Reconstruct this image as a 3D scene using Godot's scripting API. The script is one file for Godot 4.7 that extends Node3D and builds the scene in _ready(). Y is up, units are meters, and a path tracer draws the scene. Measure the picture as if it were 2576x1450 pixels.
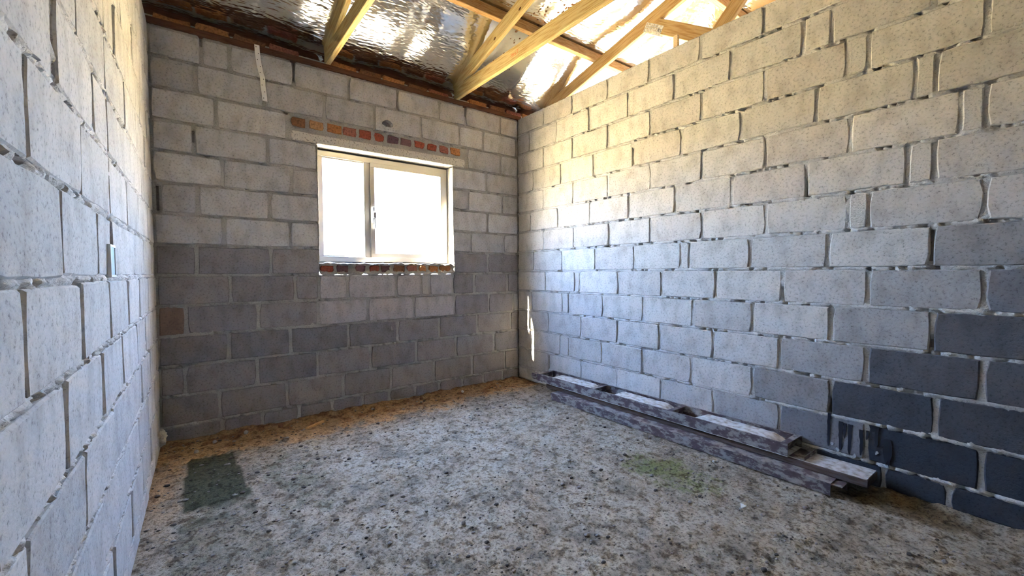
extends Node3D
# Unplastered concrete-block room with one window, open roof trusses under foil, rough concrete floor.
# Units are metres, y up. The camera stands at x = 0, z = 0; the window wall is at z = -3.57, the long right wall at x = 2.785.

const ZB := -3.570
const XR := 2.785
const EYE := 1.115
const SLOPE := 0.26

var rng := RandomNumberGenerator.new()
var na := FastNoiseLite.new()
var nb := FastNoiseLite.new()
var nc := FastNoiseLite.new()
var M := {}
var used := {}

func _ready() -> void:
	rng.seed = 4711
	setup_noise()
	camera_and_light()
	materials()
	shell()
	wall_back()
	wall_right()
	wall_left()
	floor_slab()
	window()
	roof_timber()
	foil()
	small_fixings()
	steel_and_timber_on_floor()
	debris()

# ------------------------------------------------------------------ camera, sky, sun, exposure
func camera_and_light() -> void:
	var cam := Camera3D.new()
	cam.name = "camera"
	cam.keep_aspect = Camera3D.KEEP_HEIGHT
	cam.fov = rad_to_deg(2.0 * atan(725.0 / 1080.35))
	cam.near = 0.02
	cam.far = 400.0
	cam.position = Vector3(0, EYE, 0)
	cam.rotation_order = EULER_ORDER_YXZ
	cam.rotation_degrees = Vector3(-2.105, -37.127, -0.2836)
	add_child(cam)
	cam.current = true

	var sky_mat := ProceduralSkyMaterial.new()
	sky_mat.sky_top_color = Color(0.50, 0.65, 0.88)
	sky_mat.sky_horizon_color = Color(0.80, 0.88, 0.97)
	sky_mat.sky_curve = 0.18
	sky_mat.ground_bottom_color = Color(0.62, 0.53, 0.40)
	sky_mat.ground_horizon_color = Color(0.74, 0.68, 0.58)
	sky_mat.sun_angle_max = 12.0
	sky_mat.sky_energy_multiplier = 1.0
	sky_mat.ground_energy_multiplier = 1.0
	var sky := Sky.new()
	sky.sky_material = sky_mat
	var env := Environment.new()
	env.background_mode = Environment.BG_SKY
	env.sky = sky
	env.background_energy_multiplier = 4.0
	env.tonemap_mode = Environment.TONE_MAPPER_LINEAR
	env.tonemap_exposure = 31.5
	env.sdfgi_enabled = true
	env.ssao_enabled = true
	env.ssil_enabled = true
	var we := WorldEnvironment.new()
	we.name = "surroundings"
	we.environment = env
	add_child(we)

	var sun := DirectionalLight3D.new()
	sun.name = "sun"
	sun.light_energy = 12.0
	sun.light_color = Color(1.0, 0.93, 0.80)
	sun.light_angular_distance = 0.53
	sun.shadow_enabled = true
	add_child(sun)
	sun.look_at_from_position(Vector3.ZERO, Vector3(1.0, -0.8, 0.2), Vector3.UP)

# ------------------------------------------------------------------ helpers
func setup_noise() -> void:
	na.seed = 11; na.frequency = 1.0; na.fractal_octaves = 3
	nb.seed = 29; nb.frequency = 1.0; nb.fractal_octaves = 4
	nc.seed = 53; nc.frequency = 1.0; nc.fractal_octaves = 2

func lin(r: float, g: float, b: float) -> Color:
	return Color(r, g, b).linear_to_srgb()

func begin() -> SurfaceTool:
	var st := SurfaceTool.new()
	st.begin(Mesh.PRIMITIVE_TRIANGLES)
	st.set_smooth_group(-1)
	return st

# a, b, c counter-clockwise as seen from outside
func tri(st: SurfaceTool, a: Vector3, b: Vector3, c: Vector3) -> void:
	st.add_vertex(a); st.add_vertex(c); st.add_vertex(b)

func quad(st: SurfaceTool, a: Vector3, b: Vector3, c: Vector3, d: Vector3) -> void:
	tri(st, a, b, c); tri(st, a, c, d)

func done(st: SurfaceTool) -> ArrayMesh:
	st.generate_normals()
	return st.commit()

func put(called: String, mesh: Mesh, mat: Material, parent: Node) -> MeshInstance3D:
	var o := MeshInstance3D.new()
	o.name = called
	o.mesh = mesh
	o.material_override = mat
	parent.add_child(o, true)
	return o

func numbered(called: String) -> String:
	var n: int = used.get(called, 0)
	used[called] = n + 1
	return called if n == 0 else "%s_%03d" % [called, n]

func thing(called: String, label: String, category: String, at := Vector3.ZERO, group := "", kind := "") -> Node3D:
	var o := Node3D.new()
	o.name = numbered(called)
	o.position = at
	add_child(o)
	tag(o, label, category, group, kind)
	return o

func tag(o: Node, label: String, category: String, group := "", kind := "") -> void:
	o.set_meta("label", label)
	o.set_meta("category", category)
	if group != "": o.set_meta("group", group)
	if kind != "": o.set_meta("kind", kind)

# plain closed box from lo to hi
func add_box(st: SurfaceTool, lo: Vector3, hi: Vector3) -> void:
	var p := []
	for i in 8:
		p.append(Vector3(hi.x if i & 1 else lo.x, hi.y if i & 2 else lo.y, hi.z if i & 4 else lo.z))
	quad(st, p[4], p[5], p[7], p[6])
	quad(st, p[1], p[0], p[2], p[3])
	quad(st, p[5], p[1], p[3], p[7])
	quad(st, p[0], p[4], p[6], p[2])
	quad(st, p[6], p[7], p[3], p[2])
	quad(st, p[0], p[1], p[5], p[4])

# box with all long edges chamfered, extruded along local x from x0 to x1
func add_bar(st: SurfaceTool, x0: float, x1: float, y0: float, y1: float, z0: float, z1: float, c := 0.002) -> void:
	var s := [Vector2(y0, z0 + c), Vector2(y0 + c, z0), Vector2(y1 - c, z0), Vector2(y1, z0 + c), Vector2(y1, z1 - c), Vector2(y1 - c, z1), Vector2(y0 + c, z1), Vector2(y0, z1 - c)]
	add_extrude(st, s, x0, x1)

# section points (y, z), any orientation, convex; extruded along x
func add_extrude(st: SurfaceTool, s: Array, x0: float, x1: float) -> void:
	var area := 0.0
	for i in s.size():
		var a: Vector2 = s[i]
		var b: Vector2 = s[(i + 1) % s.size()]
		area += a.x * b.y - b.x * a.y
	var sec := s.duplicate()
	if area < 0.0: sec.reverse()
	var n := sec.size()
	for i in n:
		var a: Vector2 = sec[i]
		var b: Vector2 = sec[(i + 1) % n]
		quad(st, Vector3(x0, a.x, a.y), Vector3(x0, b.x, b.y), Vector3(x1, b.x, b.y), Vector3(x1, a.x, a.y))
	for i in range(1, n - 1):
		var a: Vector2 = sec[0]
		var b: Vector2 = sec[i]
		var d: Vector2 = sec[i + 1]
		tri(st, Vector3(x1, a.x, a.y), Vector3(x1, b.x, b.y), Vector3(x1, d.x, d.y))
		tri(st, Vector3(x0, a.x, a.y), Vector3(x0, d.x, d.y), Vector3(x0, b.x, b.y))

# chamfered beam along local x, centred
func beam_mesh(length: float, height: float, width: float, c := 0.003) -> ArrayMesh:
	var st := begin()
	add_bar(st, -length / 2, length / 2, -height / 2, height / 2, -width / 2, width / 2, c)
	return done(st)

# a timber from a to b in a plane x = const; its depth lies in that plane
func timber(called: String, a: Vector3, b: Vector3, depth: float, width: float, mat: Material, parent: Node) -> MeshInstance3D:
	var o := put(called, beam_mesh(a.distance_to(b), depth, width), mat, parent)
	var ex := (b - a).normalized()
	var ez := Vector3(1, 0, 0) if absf(ex.x) < 0.9 else Vector3(0, 0, 1)
	var ey := ez.cross(ex).normalized()
	ez = ex.cross(ey).normalized()
	o.transform = Transform3D(Basis(ex, ey, ez), (a + b) / 2)
	return o

# irregular block face with chamfered, slightly broken edges. u right, v up, w out of the wall
func block_mesh(u0: float, u1: float, v0: float, v1: float, depth: float, rough := 0.003, proud := 0.0) -> ArrayMesh:
	var st := begin()
	var nu := clampi(int((u1 - u0) / 0.07), 2, 6)
	var nv := 3
	var pts := []
	for i in nu: pts.append([Vector2(lerpf(u0, u1, float(i) / nu), v0), Vector2(0, 1), i == 0])
	for i in nv: pts.append([Vector2(u1, lerpf(v0, v1, float(i) / nv)), Vector2(-1, 0), i == 0])
	for i in nu: pts.append([Vector2(lerpf(u1, u0, float(i) / nu), v1), Vector2(0, -1), i == 0])
	for i in nv: pts.append([Vector2(u0, lerpf(v1, v0, float(i) / nv)), Vector2(1, 0), i == 0])
	var c := Vector2((u0 + u1) / 2, (v0 + v1) / 2)
	var ta := rng.randf_range(-0.012, 0.012)
	var tb := rng.randf_range(-0.014, 0.014)
	var front := []
	var edge := []
	for q in pts:
		var p: Vector2 = q[0] + q[1] * rng.randf() * rough
		var corner: bool = q[2]
		if corner: p = p + (c - p).normalized() * rng.randf_range(0.002, 0.011)
		var cham := rng.randf_range(0.0025, 0.006)
		var ins := p + Vector2(signf(c.x - p.x), signf(c.y - p.y)) * cham
		if not corner: ins = p + q[1] * cham
		var w: float = proud + ta * (p.x - c.x) + tb * (p.y - c.y)
		front.append(Vector3(ins.x, ins.y, w + rng.randf_range(-0.0006, 0.0006)))
		edge.append(Vector3(p.x, p.y, w - cham))
	var mid := Vector3(c.x, c.y, proud + 0.0005)
	var n := front.size()
	for i in n:
		var j := (i + 1) % n
		tri(st, mid, front[i], front[j])
		quad(st, edge[i], edge[j], front[j], front[i])
		var a: Vector3 = edge[i]
		var b: Vector3 = edge[j]
		quad(st, Vector3(a.x, a.y, -depth), Vector3(b.x, b.y, -depth), b, a)
	return done(st)

# mortar between the pieces: a rough sheet just behind the faces, squeezed out along the bed joints.
# beds: heights of the bed joints; squeeze: how far it stands out; deep: list of [u, v0, v1] of head joints left open; skip: Rect2 list
func mortar_mesh(u0: float, u1: float, v0: float, v1: float, beds: Array, squeeze: float, deep: Array, skip: Array, seed_off: float, tint: Vector3, rough_zone := Rect2()) -> ArrayMesh:
	var us := []
	var u := u0
	while u < u1 - 0.004:
		us.append(u)
		u += 0.0115
	us.append(u1)
	var vs := []
	for b in beds:
		for d in [-0.034, -0.022, -0.014, -0.008, -0.003, 0.003, 0.008, 0.014, 0.022, 0.034]:
			var v: float = b + d
			if v > v0 + 0.002 and v < v1 - 0.002: vs.append(v)
	var v := v0
	while v < v1:
		var near := false
		for b in beds:
			if absf(v - b) < 0.042: near = true
		if not near: vs.append(v)
		v += 0.027
	vs.append(v1)
	for r in skip:
		vs.append(r.position.y); vs.append(r.end.y)
		us.append(r.position.x); us.append(r.end.x)
	vs.sort()
	us.sort()
	var W := us.size()
	var H := vs.size()
	var st := SurfaceTool.new()
	st.begin(Mesh.PRIMITIVE_TRIANGLES)
	st.set_smooth_group(0)
	for j in H:
		var vv: float = vs[j]
		var bd := 9.0
		for b in beds: bd = minf(bd, absf(vv - b))
		for i in W:
			var uu: float = us[i]
			var w := -0.0085 + 0.007 * na.get_noise_2d(uu * 30.0 + seed_off, vv * 30.0) + 0.006 * nb.get_noise_2d(uu * 90.0 + seed_off, vv * 90.0)
			if bd < 0.04:
				var k := nb.get_noise_2d(uu * 9.0 + seed_off * 3.0, vv * 4.0) + 0.25
				var fine := nc.get_noise_2d(uu * 70.0 + seed_off, vv * 120.0)
				var spread := 0.010 + 0.012 * clampf(k, 0.0, 1.0)
				var body := clampf(1.0 - bd / spread, 0.0, 1.0)
				var amp := squeeze
				if rough_zone.has_area() and rough_zone.has_point(Vector2(uu, vv)): amp = squeeze * 2.4
				w += body * (0.004 + amp * (0.5 + clampf(k, -0.3, 1.0)) + amp * 0.9 * fine)
				if k < -0.05 and bd < 0.013: w -= 0.020 * clampf((-k - 0.05) * 4.0, 0.0, 1.0)
				var hole := nb.get_noise_2d(uu * 26.0 + seed_off * 5.0, vv * 6.0)
				if hole > 0.30 and bd < 0.012: w -= 0.035 * clampf((hole - 0.30) * 6.0, 0.0, 1.0)
			for d in deep:
				if absf(uu - d[0]) < 0.013 and vv > d[1] and vv < d[2]: w = -0.044
			var tc: Vector3 = tint * (1.0 + 0.25 * na.get_noise_2d(uu * 5.0 + seed_off, vv * 5.0))
			st.set_color(Color(tc.x, tc.y, tc.z))
			st.add_vertex(Vector3(uu, vv, w))
	for j in H - 1:
		for i in W - 1:
			var cu: float = (us[i] + us[i + 1]) / 2
			var cv: float = (vs[j] + vs[j + 1]) / 2
			var out := false
			for r in skip:
				if r.has_point(Vector2(cu, cv)): out = true
			if out: continue
			var a := j * W + i
			for k in [a, a + W, a + 1, a + 1, a + W, a + W + 1]: st.add_index(k)
	st.generate_normals()
	return st.commit()

# ------------------------------------------------------------------ materials
func noise_tex(seed_: int, freq: float, octaves: int, ramp: Array, size := 512, type := FastNoiseLite.TYPE_SIMPLEX_SMOOTH, warp := 0.0, gain := 0.5) -> NoiseTexture2D:
	var n := FastNoiseLite.new()
	n.seed = seed_
	n.noise_type = type
	n.frequency = freq
	n.fractal_octaves = octaves
	n.fractal_gain = gain
	if type == FastNoiseLite.TYPE_CELLULAR: n.cellular_return_type = FastNoiseLite.RETURN_DISTANCE
	if warp > 0.0:
		n.domain_warp_enabled = true
		n.domain_warp_amplitude = warp
		n.domain_warp_frequency = freq
	var t := NoiseTexture2D.new()
	t.width = size
	t.height = size
	t.seamless = true
	t.noise = n
	if ramp.size():
		var g := Gradient.new()
		var off := PackedFloat32Array()
		var col := PackedColorArray()
		for r in ramp:
			off.append(r[0])
			col.append(r[1])
		g.offsets = off
		g.colors = col
		t.color_ramp = g
	return t

func grey(v: float) -> Color: return Color(v, v, v)

func mat(color: Color, tex: Texture2D = null, scale := Vector3.ONE, world := true, rough := 0.95, bump: Texture2D = null, bump_cm := 0.0) -> StandardMaterial3D:
	var m := StandardMaterial3D.new()
	m.albedo_color = color
	m.roughness = rough
	m.metallic_specular = 0.3
	if tex or bump:
		m.uv1_triplanar = true
		m.uv1_world_triplanar = world
		m.uv1_scale = scale
		m.uv1_triplanar_sharpness = 8.0
	if tex: m.albedo_texture = tex
	if bump:
		m.heightmap_enabled = true
		m.heightmap_texture = bump
		m.heightmap_scale = bump_cm
	return m

func materials() -> void:
	var grain := noise_tex(1, 0.03, 6, [[0.0, grey(0.58)], [0.22, grey(0.76)], [0.32, grey(0.91)], [0.45, grey(0.95)], [0.7, grey(0.97)], [1.0, grey(1.0)]], 1024, FastNoiseLite.TYPE_SIMPLEX_SMOOTH, 0.0, 0.72)
	var grain_h := noise_tex(1, 0.03, 6, [], 1024, FastNoiseLite.TYPE_SIMPLEX_SMOOTH, 0.0, 0.72)
	var streak := noise_tex(7, 0.012, 4, [[0.0, Color(0.88, 0.87, 0.86, 1.0)], [0.42, Color(0.97, 0.97, 0.97, 1.0)], [0.62, Color(1, 1, 1, 1)], [1.0, Color(1.0, 1.0, 1.0, 1)]], 512)
	M.grain = grain
	M.grain_h = grain_h
	var tones := {
		"right_a": [0.56, 0.545, 0.52], "right_b": [0.51, 0.495, 0.475], "right_c": [0.60, 0.58, 0.55], "right_d": [0.53, 0.505, 0.48],
		"right_mid": [0.40, 0.39, 0.385], "right_dull": [0.31, 0.30, 0.30], "right_damp": [0.21, 0.208, 0.22], "right_tar_c": [0.125, 0.122, 0.132], "right_tar": [0.090, 0.090, 0.102], "right_tar_b": [0.055, 0.057, 0.070],
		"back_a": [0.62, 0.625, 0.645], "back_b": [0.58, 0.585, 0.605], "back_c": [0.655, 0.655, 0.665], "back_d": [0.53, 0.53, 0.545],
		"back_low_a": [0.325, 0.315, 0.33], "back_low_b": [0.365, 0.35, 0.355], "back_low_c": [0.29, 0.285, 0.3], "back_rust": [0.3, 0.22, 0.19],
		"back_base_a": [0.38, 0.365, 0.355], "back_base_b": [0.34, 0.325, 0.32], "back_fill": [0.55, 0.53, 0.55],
		"left_a": [0.50, 0.495, 0.485], "left_b": [0.47, 0.465, 0.455], "left_c": [0.53, 0.52, 0.505],
	}
	for k in tones:
		var c: Array = tones[k]
		var m := mat(lin(c[0], c[1], c[2]), grain, Vector3(1.7, 1.7, 1.7), true, 0.95, grain_h, 0.10)
		m.detail_enabled = true
		m.detail_albedo = streak
		m.detail_blend_mode = BaseMaterial3D.BLEND_MODE_MUL
		m.detail_uv_layer = BaseMaterial3D.DETAIL_UV_2
		m.uv2_triplanar = true
		m.uv2_world_triplanar = true
		m.uv2_scale = Vector3(1.3, 0.8, 1.3)
		M[k] = m
	M.mortar_right = mat(Color.WHITE, grain, Vector3(2.6, 2.6, 2.6), true, 0.97, grain_h, 0.25)
	M.mortar_back = mat(Color.WHITE, grain, Vector3(2.6, 2.6, 2.6), true, 0.97, grain_h, 0.25)
	M.mortar_left = mat(Color.WHITE, grain, Vector3(2.6, 2.6, 2.6), true, 0.97, grain_h, 0.25)
	M.mortar_pale = mat(lin(0.55, 0.53, 0.49), grain, Vector3(2.6, 2.6, 2.6), true, 0.97, grain_h, 0.25)
	for k in ["right", "back", "left"]: M["mortar_" + k].vertex_color_use_as_albedo = true
	M.filler_right = mat(lin(0.54, 0.53, 0.51), grain, Vector3(2.6, 2.6, 2.6), true, 0.97, grain_h, 0.25)
	M.filler_back = mat(lin(0.54, 0.53, 0.51), grain, Vector3(2.6, 2.6, 2.6), true, 0.97, grain_h, 0.25)
	M.core = mat(lin(0.30, 0.29, 0.285), grain, Vector3(1.7, 1.7, 1.7), true)
	M.wall_front = mat(lin(0.20, 0.185, 0.175), grain, Vector3(1.7, 1.7, 1.7), true)  # darkened to stand in for the dim rear end that the foil mirrors
	M.outside_wall = mat(lin(0.55, 0.50, 0.42), grain, Vector3(1.7, 1.7, 1.7), true)
	M.lintel = mat(lin(0.68, 0.66, 0.62), noise_tex(3, 0.05, 5, [[0.0, grey(0.45)], [0.26, grey(0.70)], [0.34, grey(0.96)], [1.0, grey(1.0)]], 512), Vector3(2.2, 2.2, 2.2), true, 0.95, grain_h, 0.12)
	var brick_t := noise_tex(5, 0.03, 4, [[0.0, grey(0.55)], [0.4, grey(0.85)], [1.0, grey(1.0)]], 512)
	M.brick_orange = mat(lin(0.56, 0.26, 0.115), brick_t, Vector3(3, 3, 3), true, 0.95, grain_h, 0.1)
	M.brick_tan = mat(lin(0.56, 0.33, 0.17), brick_t, Vector3(3, 3, 3), true, 0.95, grain_h, 0.1)
	M.brick_red = mat(lin(0.44, 0.125, 0.085), brick_t, Vector3(3, 3, 3), true, 0.95, grain_h, 0.1)
	M.brick_pink = mat(lin(0.46, 0.19, 0.145), brick_t, Vector3(3, 3, 3), true, 0.95, grain_h, 0.1)
	M.brick_plum = mat(lin(0.215, 0.125, 0.14), brick_t, Vector3(3, 3, 3), true, 0.95, grain_h, 0.1)
	M.brick_brown = mat(lin(0.30, 0.155, 0.09), brick_t, Vector3(3, 3, 3), true, 0.95, grain_h, 0.1)
	# timber: grain runs along the piece's own x axis
	var wood_t := noise_tex(9, 0.018, 4, [[0.0, Color(0.78, 0.67, 0.53)], [0.34, Color(0.90, 0.83, 0.74)], [0.5, Color(0.96, 0.92, 0.87)], [0.72, Color(1, 0.98, 0.95)], [1.0, Color(0.95, 0.88, 0.80)]], 512, FastNoiseLite.TYPE_SIMPLEX_SMOOTH, 20.0)
	M.pine = mat(lin(0.50, 0.43, 0.24), wood_t, Vector3(0.45, 8, 8), false, 0.75, grain_h, 0.02)
	M.pine_b = mat(lin(0.42, 0.32, 0.175), wood_t, Vector3(0.40, 7, 7), false, 0.75, grain_h, 0.02)
	M.purlin = mat(lin(0.42, 0.29, 0.16), wood_t, Vector3(0.7, 9, 9), false, 0.75, grain_h, 0.02)
	M.plate_wood = mat(lin(0.15, 0.078, 0.052), wood_t, Vector3(0.8, 9, 9), false, 0.8, grain_h, 0.03)
	M.knot = mat(lin(0.10, 0.05, 0.025), null)
	M.batten = mat(lin(0.70, 0.62, 0.48), wood_t, Vector3(3, 20, 20), false, 0.8)
	# roof foil: silver, fine ripples running across the slope
	var rip := noise_tex(13, 0.03, 2, [], 1024)
	var f := mat(lin(0.80, 0.79, 0.765), null, Vector3(0.36, 1.1, 1.1), true, 0.15, rip, 0.18)
	f.metallic = 1.0
	M.foil = f
	M.foil_fleck = mat(lin(0.16, 0.075, 0.04), null)
	M.roof_sheet = mat(lin(0.45, 0.45, 0.45), null)
	M.alu = mat(lin(0.40, 0.395, 0.385), null, Vector3.ONE, true, 0.42)
	M.alu.metallic_specular = 0.5
	M.near_black = mat(lin(0.05, 0.05, 0.055), null)
	M.handle = mat(lin(0.30, 0.33, 0.40), null, Vector3.ONE, true, 0.4)
	var g := StandardMaterial3D.new()
	g.albedo_color = Color(0.95, 0.97, 0.98, 0.04)
	g.transparency = BaseMaterial3D.TRANSPARENCY_ALPHA
	g.roughness = 0.02
	M.glass = g
	M.galv = mat(lin(0.74, 0.75, 0.76), noise_tex(17, 0.02, 3, [[0.0, grey(0.6)], [1.0, grey(1.0)]], 256), Vector3(6, 6, 6), true, 0.40)
	M.galv.metallic = 0.2
	M.strap = mat(lin(0.88, 0.89, 0.90), null, Vector3.ONE, true, 0.35)
	M.dark_hole = mat(lin(0.02, 0.018, 0.016), null)
	# steel: brown paint and rust under cement splashes
	var splash := noise_tex(19, 0.008, 7, [[0.0, Color(0.36, 0.30, 0.32)], [0.40, Color(0.43, 0.37, 0.39)], [0.48, Color(0.50, 0.46, 0.46)], [0.55, Color(0.66, 0.65, 0.63)], [1.0, Color(0.80, 0.79, 0.77)]], 1024, FastNoiseLite.TYPE_SIMPLEX_SMOOTH, 0.0, 0.7)
	M.steel = mat(lin(0.60, 0.57, 0.57), splash, Vector3(1.0, 2.0, 1.0), true, 0.7, grain_h, 0.06)
	M.steel.metallic_specular = 0.45
	var dust := noise_tex(23, 0.015, 4, [[0.0, Color(0.66, 0.60, 0.52)], [0.3, Color(0.84, 0.82, 0.79)], [0.6, Color(0.95, 0.95, 0.94)], [1.0, Color(1, 1, 1)]], 512)
	M.steel_dusty = mat(lin(0.70, 0.69, 0.68), dust, Vector3(2.4, 2.4, 2.4), true, 0.8, grain_h, 0.05)
	M.plank_side = mat(lin(0.13, 0.105, 0.105), wood_t, Vector3(0.9, 9, 9), false, 0.85, grain_h, 0.04)  # colour darkened to paint in the shade under the tray
	M.plank_top = mat(lin(0.60, 0.61, 0.63), dust, Vector3(3.0, 3.0, 3.0), true, 0.9, grain_h, 0.05)
	M.tar = mat(lin(0.018, 0.019, 0.026), null, Vector3.ONE, true, 0.6)
	M.lime = mat(lin(0.40, 0.43, 0.47), grain, Vector3(4, 4, 4), true, 0.95)
	M.conduit = mat(lin(0.42, 0.36, 0.37), null, Vector3.ONE, true, 0.5)
	M.box_blue = mat(lin(0.36, 0.52, 0.60), null, Vector3.ONE, true, 0.35)
	M.box_rim = mat(lin(0.70, 0.72, 0.74), null, Vector3.ONE, true, 0.4)
	M.rust = mat(lin(0.20, 0.085, 0.045), grain, Vector3(3, 3, 3), true, 0.9)
	M.stick = mat(lin(0.60, 0.40, 0.22), wood_t, Vector3(2, 20, 20), false, 0.85)
	M.ground = mat(lin(0.52, 0.43, 0.235), noise_tex(31, 0.02, 4, [[0.0, grey(0.8)], [1.0, grey(1.0)]], 256), Vector3(0.5, 0.5, 0.5), true)
	M.pebble = mat(lin(0.30, 0.28, 0.26), grain, Vector3(5, 5, 5), true)
	M.pebble_dark = mat(lin(0.10, 0.088, 0.078), grain, Vector3(5, 5, 5), true)
	M.paper = mat(lin(0.82, 0.83, 0.85), null, Vector3.ONE, true, 0.5)
	# floor: pale cement crust over dark pitted screed; regional colours come from vertex colours
	var fl := mat(Color.WHITE, noise_tex(37, 0.022, 7, [[0.0, grey(0.42)], [0.26, grey(0.60)], [0.36, grey(0.82)], [0.50, grey(0.93)], [1.0, grey(1.0)]], 1024, FastNoiseLite.TYPE_SIMPLEX_SMOOTH, 0.0, 0.8), Vector3(1.9, 1.9, 1.9), true, 0.95, noise_tex(37, 0.022, 7, [], 1024, FastNoiseLite.TYPE_SIMPLEX_SMOOTH, 0.0, 0.75), 0.55)
	fl.vertex_color_use_as_albedo = true
	fl.detail_enabled = true
	fl.detail_albedo = noise_tex(41, 0.016, 6, [[0.0, Color(0.52, 0.47, 0.41)], [0.26, Color(0.74, 0.70, 0.65)], [0.38, Color(0.94, 0.93, 0.91)], [0.5, Color(1, 1, 1)], [1.0, Color(1, 1, 1)]], 1024, FastNoiseLite.TYPE_SIMPLEX_SMOOTH, 0.0, 0.65)
	fl.detail_blend_mode = BaseMaterial3D.BLEND_MODE_MUL
	fl.detail_uv_layer = BaseMaterial3D.DETAIL_UV_2
	fl.uv2_triplanar = true
	fl.uv2_world_triplanar = true
	fl.uv2_scale = Vector3(0.83, 0.83, 0.83)
	M.floor = fl

func pick(names: Array) -> Material:
	return M[names[rng.randi() % names.size()]]

# ------------------------------------------------------------------ enclosing structure that the picture only shows by its light
func shell() -> void:
	var o := thing("ground", "sunlit pale sandy ground outside the window", "ground", Vector3.ZERO, "", "structure")
	var st := begin()
	add_box(st, Vector3(-60, -0.35, -90), Vector3(70, -0.12, 20))
	put("soil", done(st), M.ground, o)

	o = thing("wall_front", "plain block wall behind the viewer closing the room", "wall", Vector3.ZERO, "", "structure")
	st = begin()
	add_box(st, Vector3(-0.6, -0.12, 1.2), Vector3(6.2, 4.4, 1.35))
	put("slab", done(st), M.wall_front, o)

	o = thing("wall_next_room", "outer block wall of the neighbouring room beyond the partition", "wall", Vector3.ZERO, "", "structure")
	st = begin()
	add_box(st, Vector3(6.05, -0.12, -3.72), Vector3(6.2, 4.3, 1.2))
	# its window wall, in line with the window wall of this room, with an unseen opening, widened to brighten the foil
	add_box(st, Vector3(2.925, -0.12, -3.72), Vector3(3.25, 2.70, -3.57))
	add_box(st, Vector3(5.65, -0.12, -3.72), Vector3(6.05, 2.70, -3.57))
	add_box(st, Vector3(3.25, 2.11, -3.72), Vector3(5.65, 2.70, -3.57))
	put("slab", done(st), M.core, o)
	st = begin()
	add_box(st, Vector3(2.9, -0.12, -3.6), Vector3(6.05, -0.02, 1.2))
	put("next_room_floor", done(st), M.mortar_pale, o)

	# roof sheeting over everything, and the closed eave
	o = thing("roof", "metal roof sheeting sloping up from the window wall", "roof", Vector3.ZERO, "", "structure")
	st = begin()
	var z0 := -3.80
	var z1 := 1.35
	var y0 := chord_top(z0) + 0.14
	var y1 := chord_top(z1) + 0.14
	var a := Vector3(-0.6, y0, z0)
	var b := Vector3(6.2, y0, z0)
	var c := Vector3(6.2, y1, z1)
	var d := Vector3(-0.6, y1, z1)
	var up := Vector3(0, 0.03, 0)
	quad(st, a + up, d + up, c + up, b + up)
	quad(st, a, b, c, d)
	quad(st, a, a + up, b + up, b)
	quad(st, d, c, c + up, d + up)
	quad(st, b, b + up, c + up, c)
	quad(st, a, d, d + up, a + up)
	put("sheeting", done(st), M.roof_sheet, o)
	st = begin()
	add_box(st, Vector3(-0.6, 2.70, -3.74), Vector3(6.2, 3.03, -3.715))
	put("eave_board", done(st), M.plate_wood, o)

func chord_top(z: float) -> float:
	return 3.12 + SLOPE * (z + 2.845)

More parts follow.
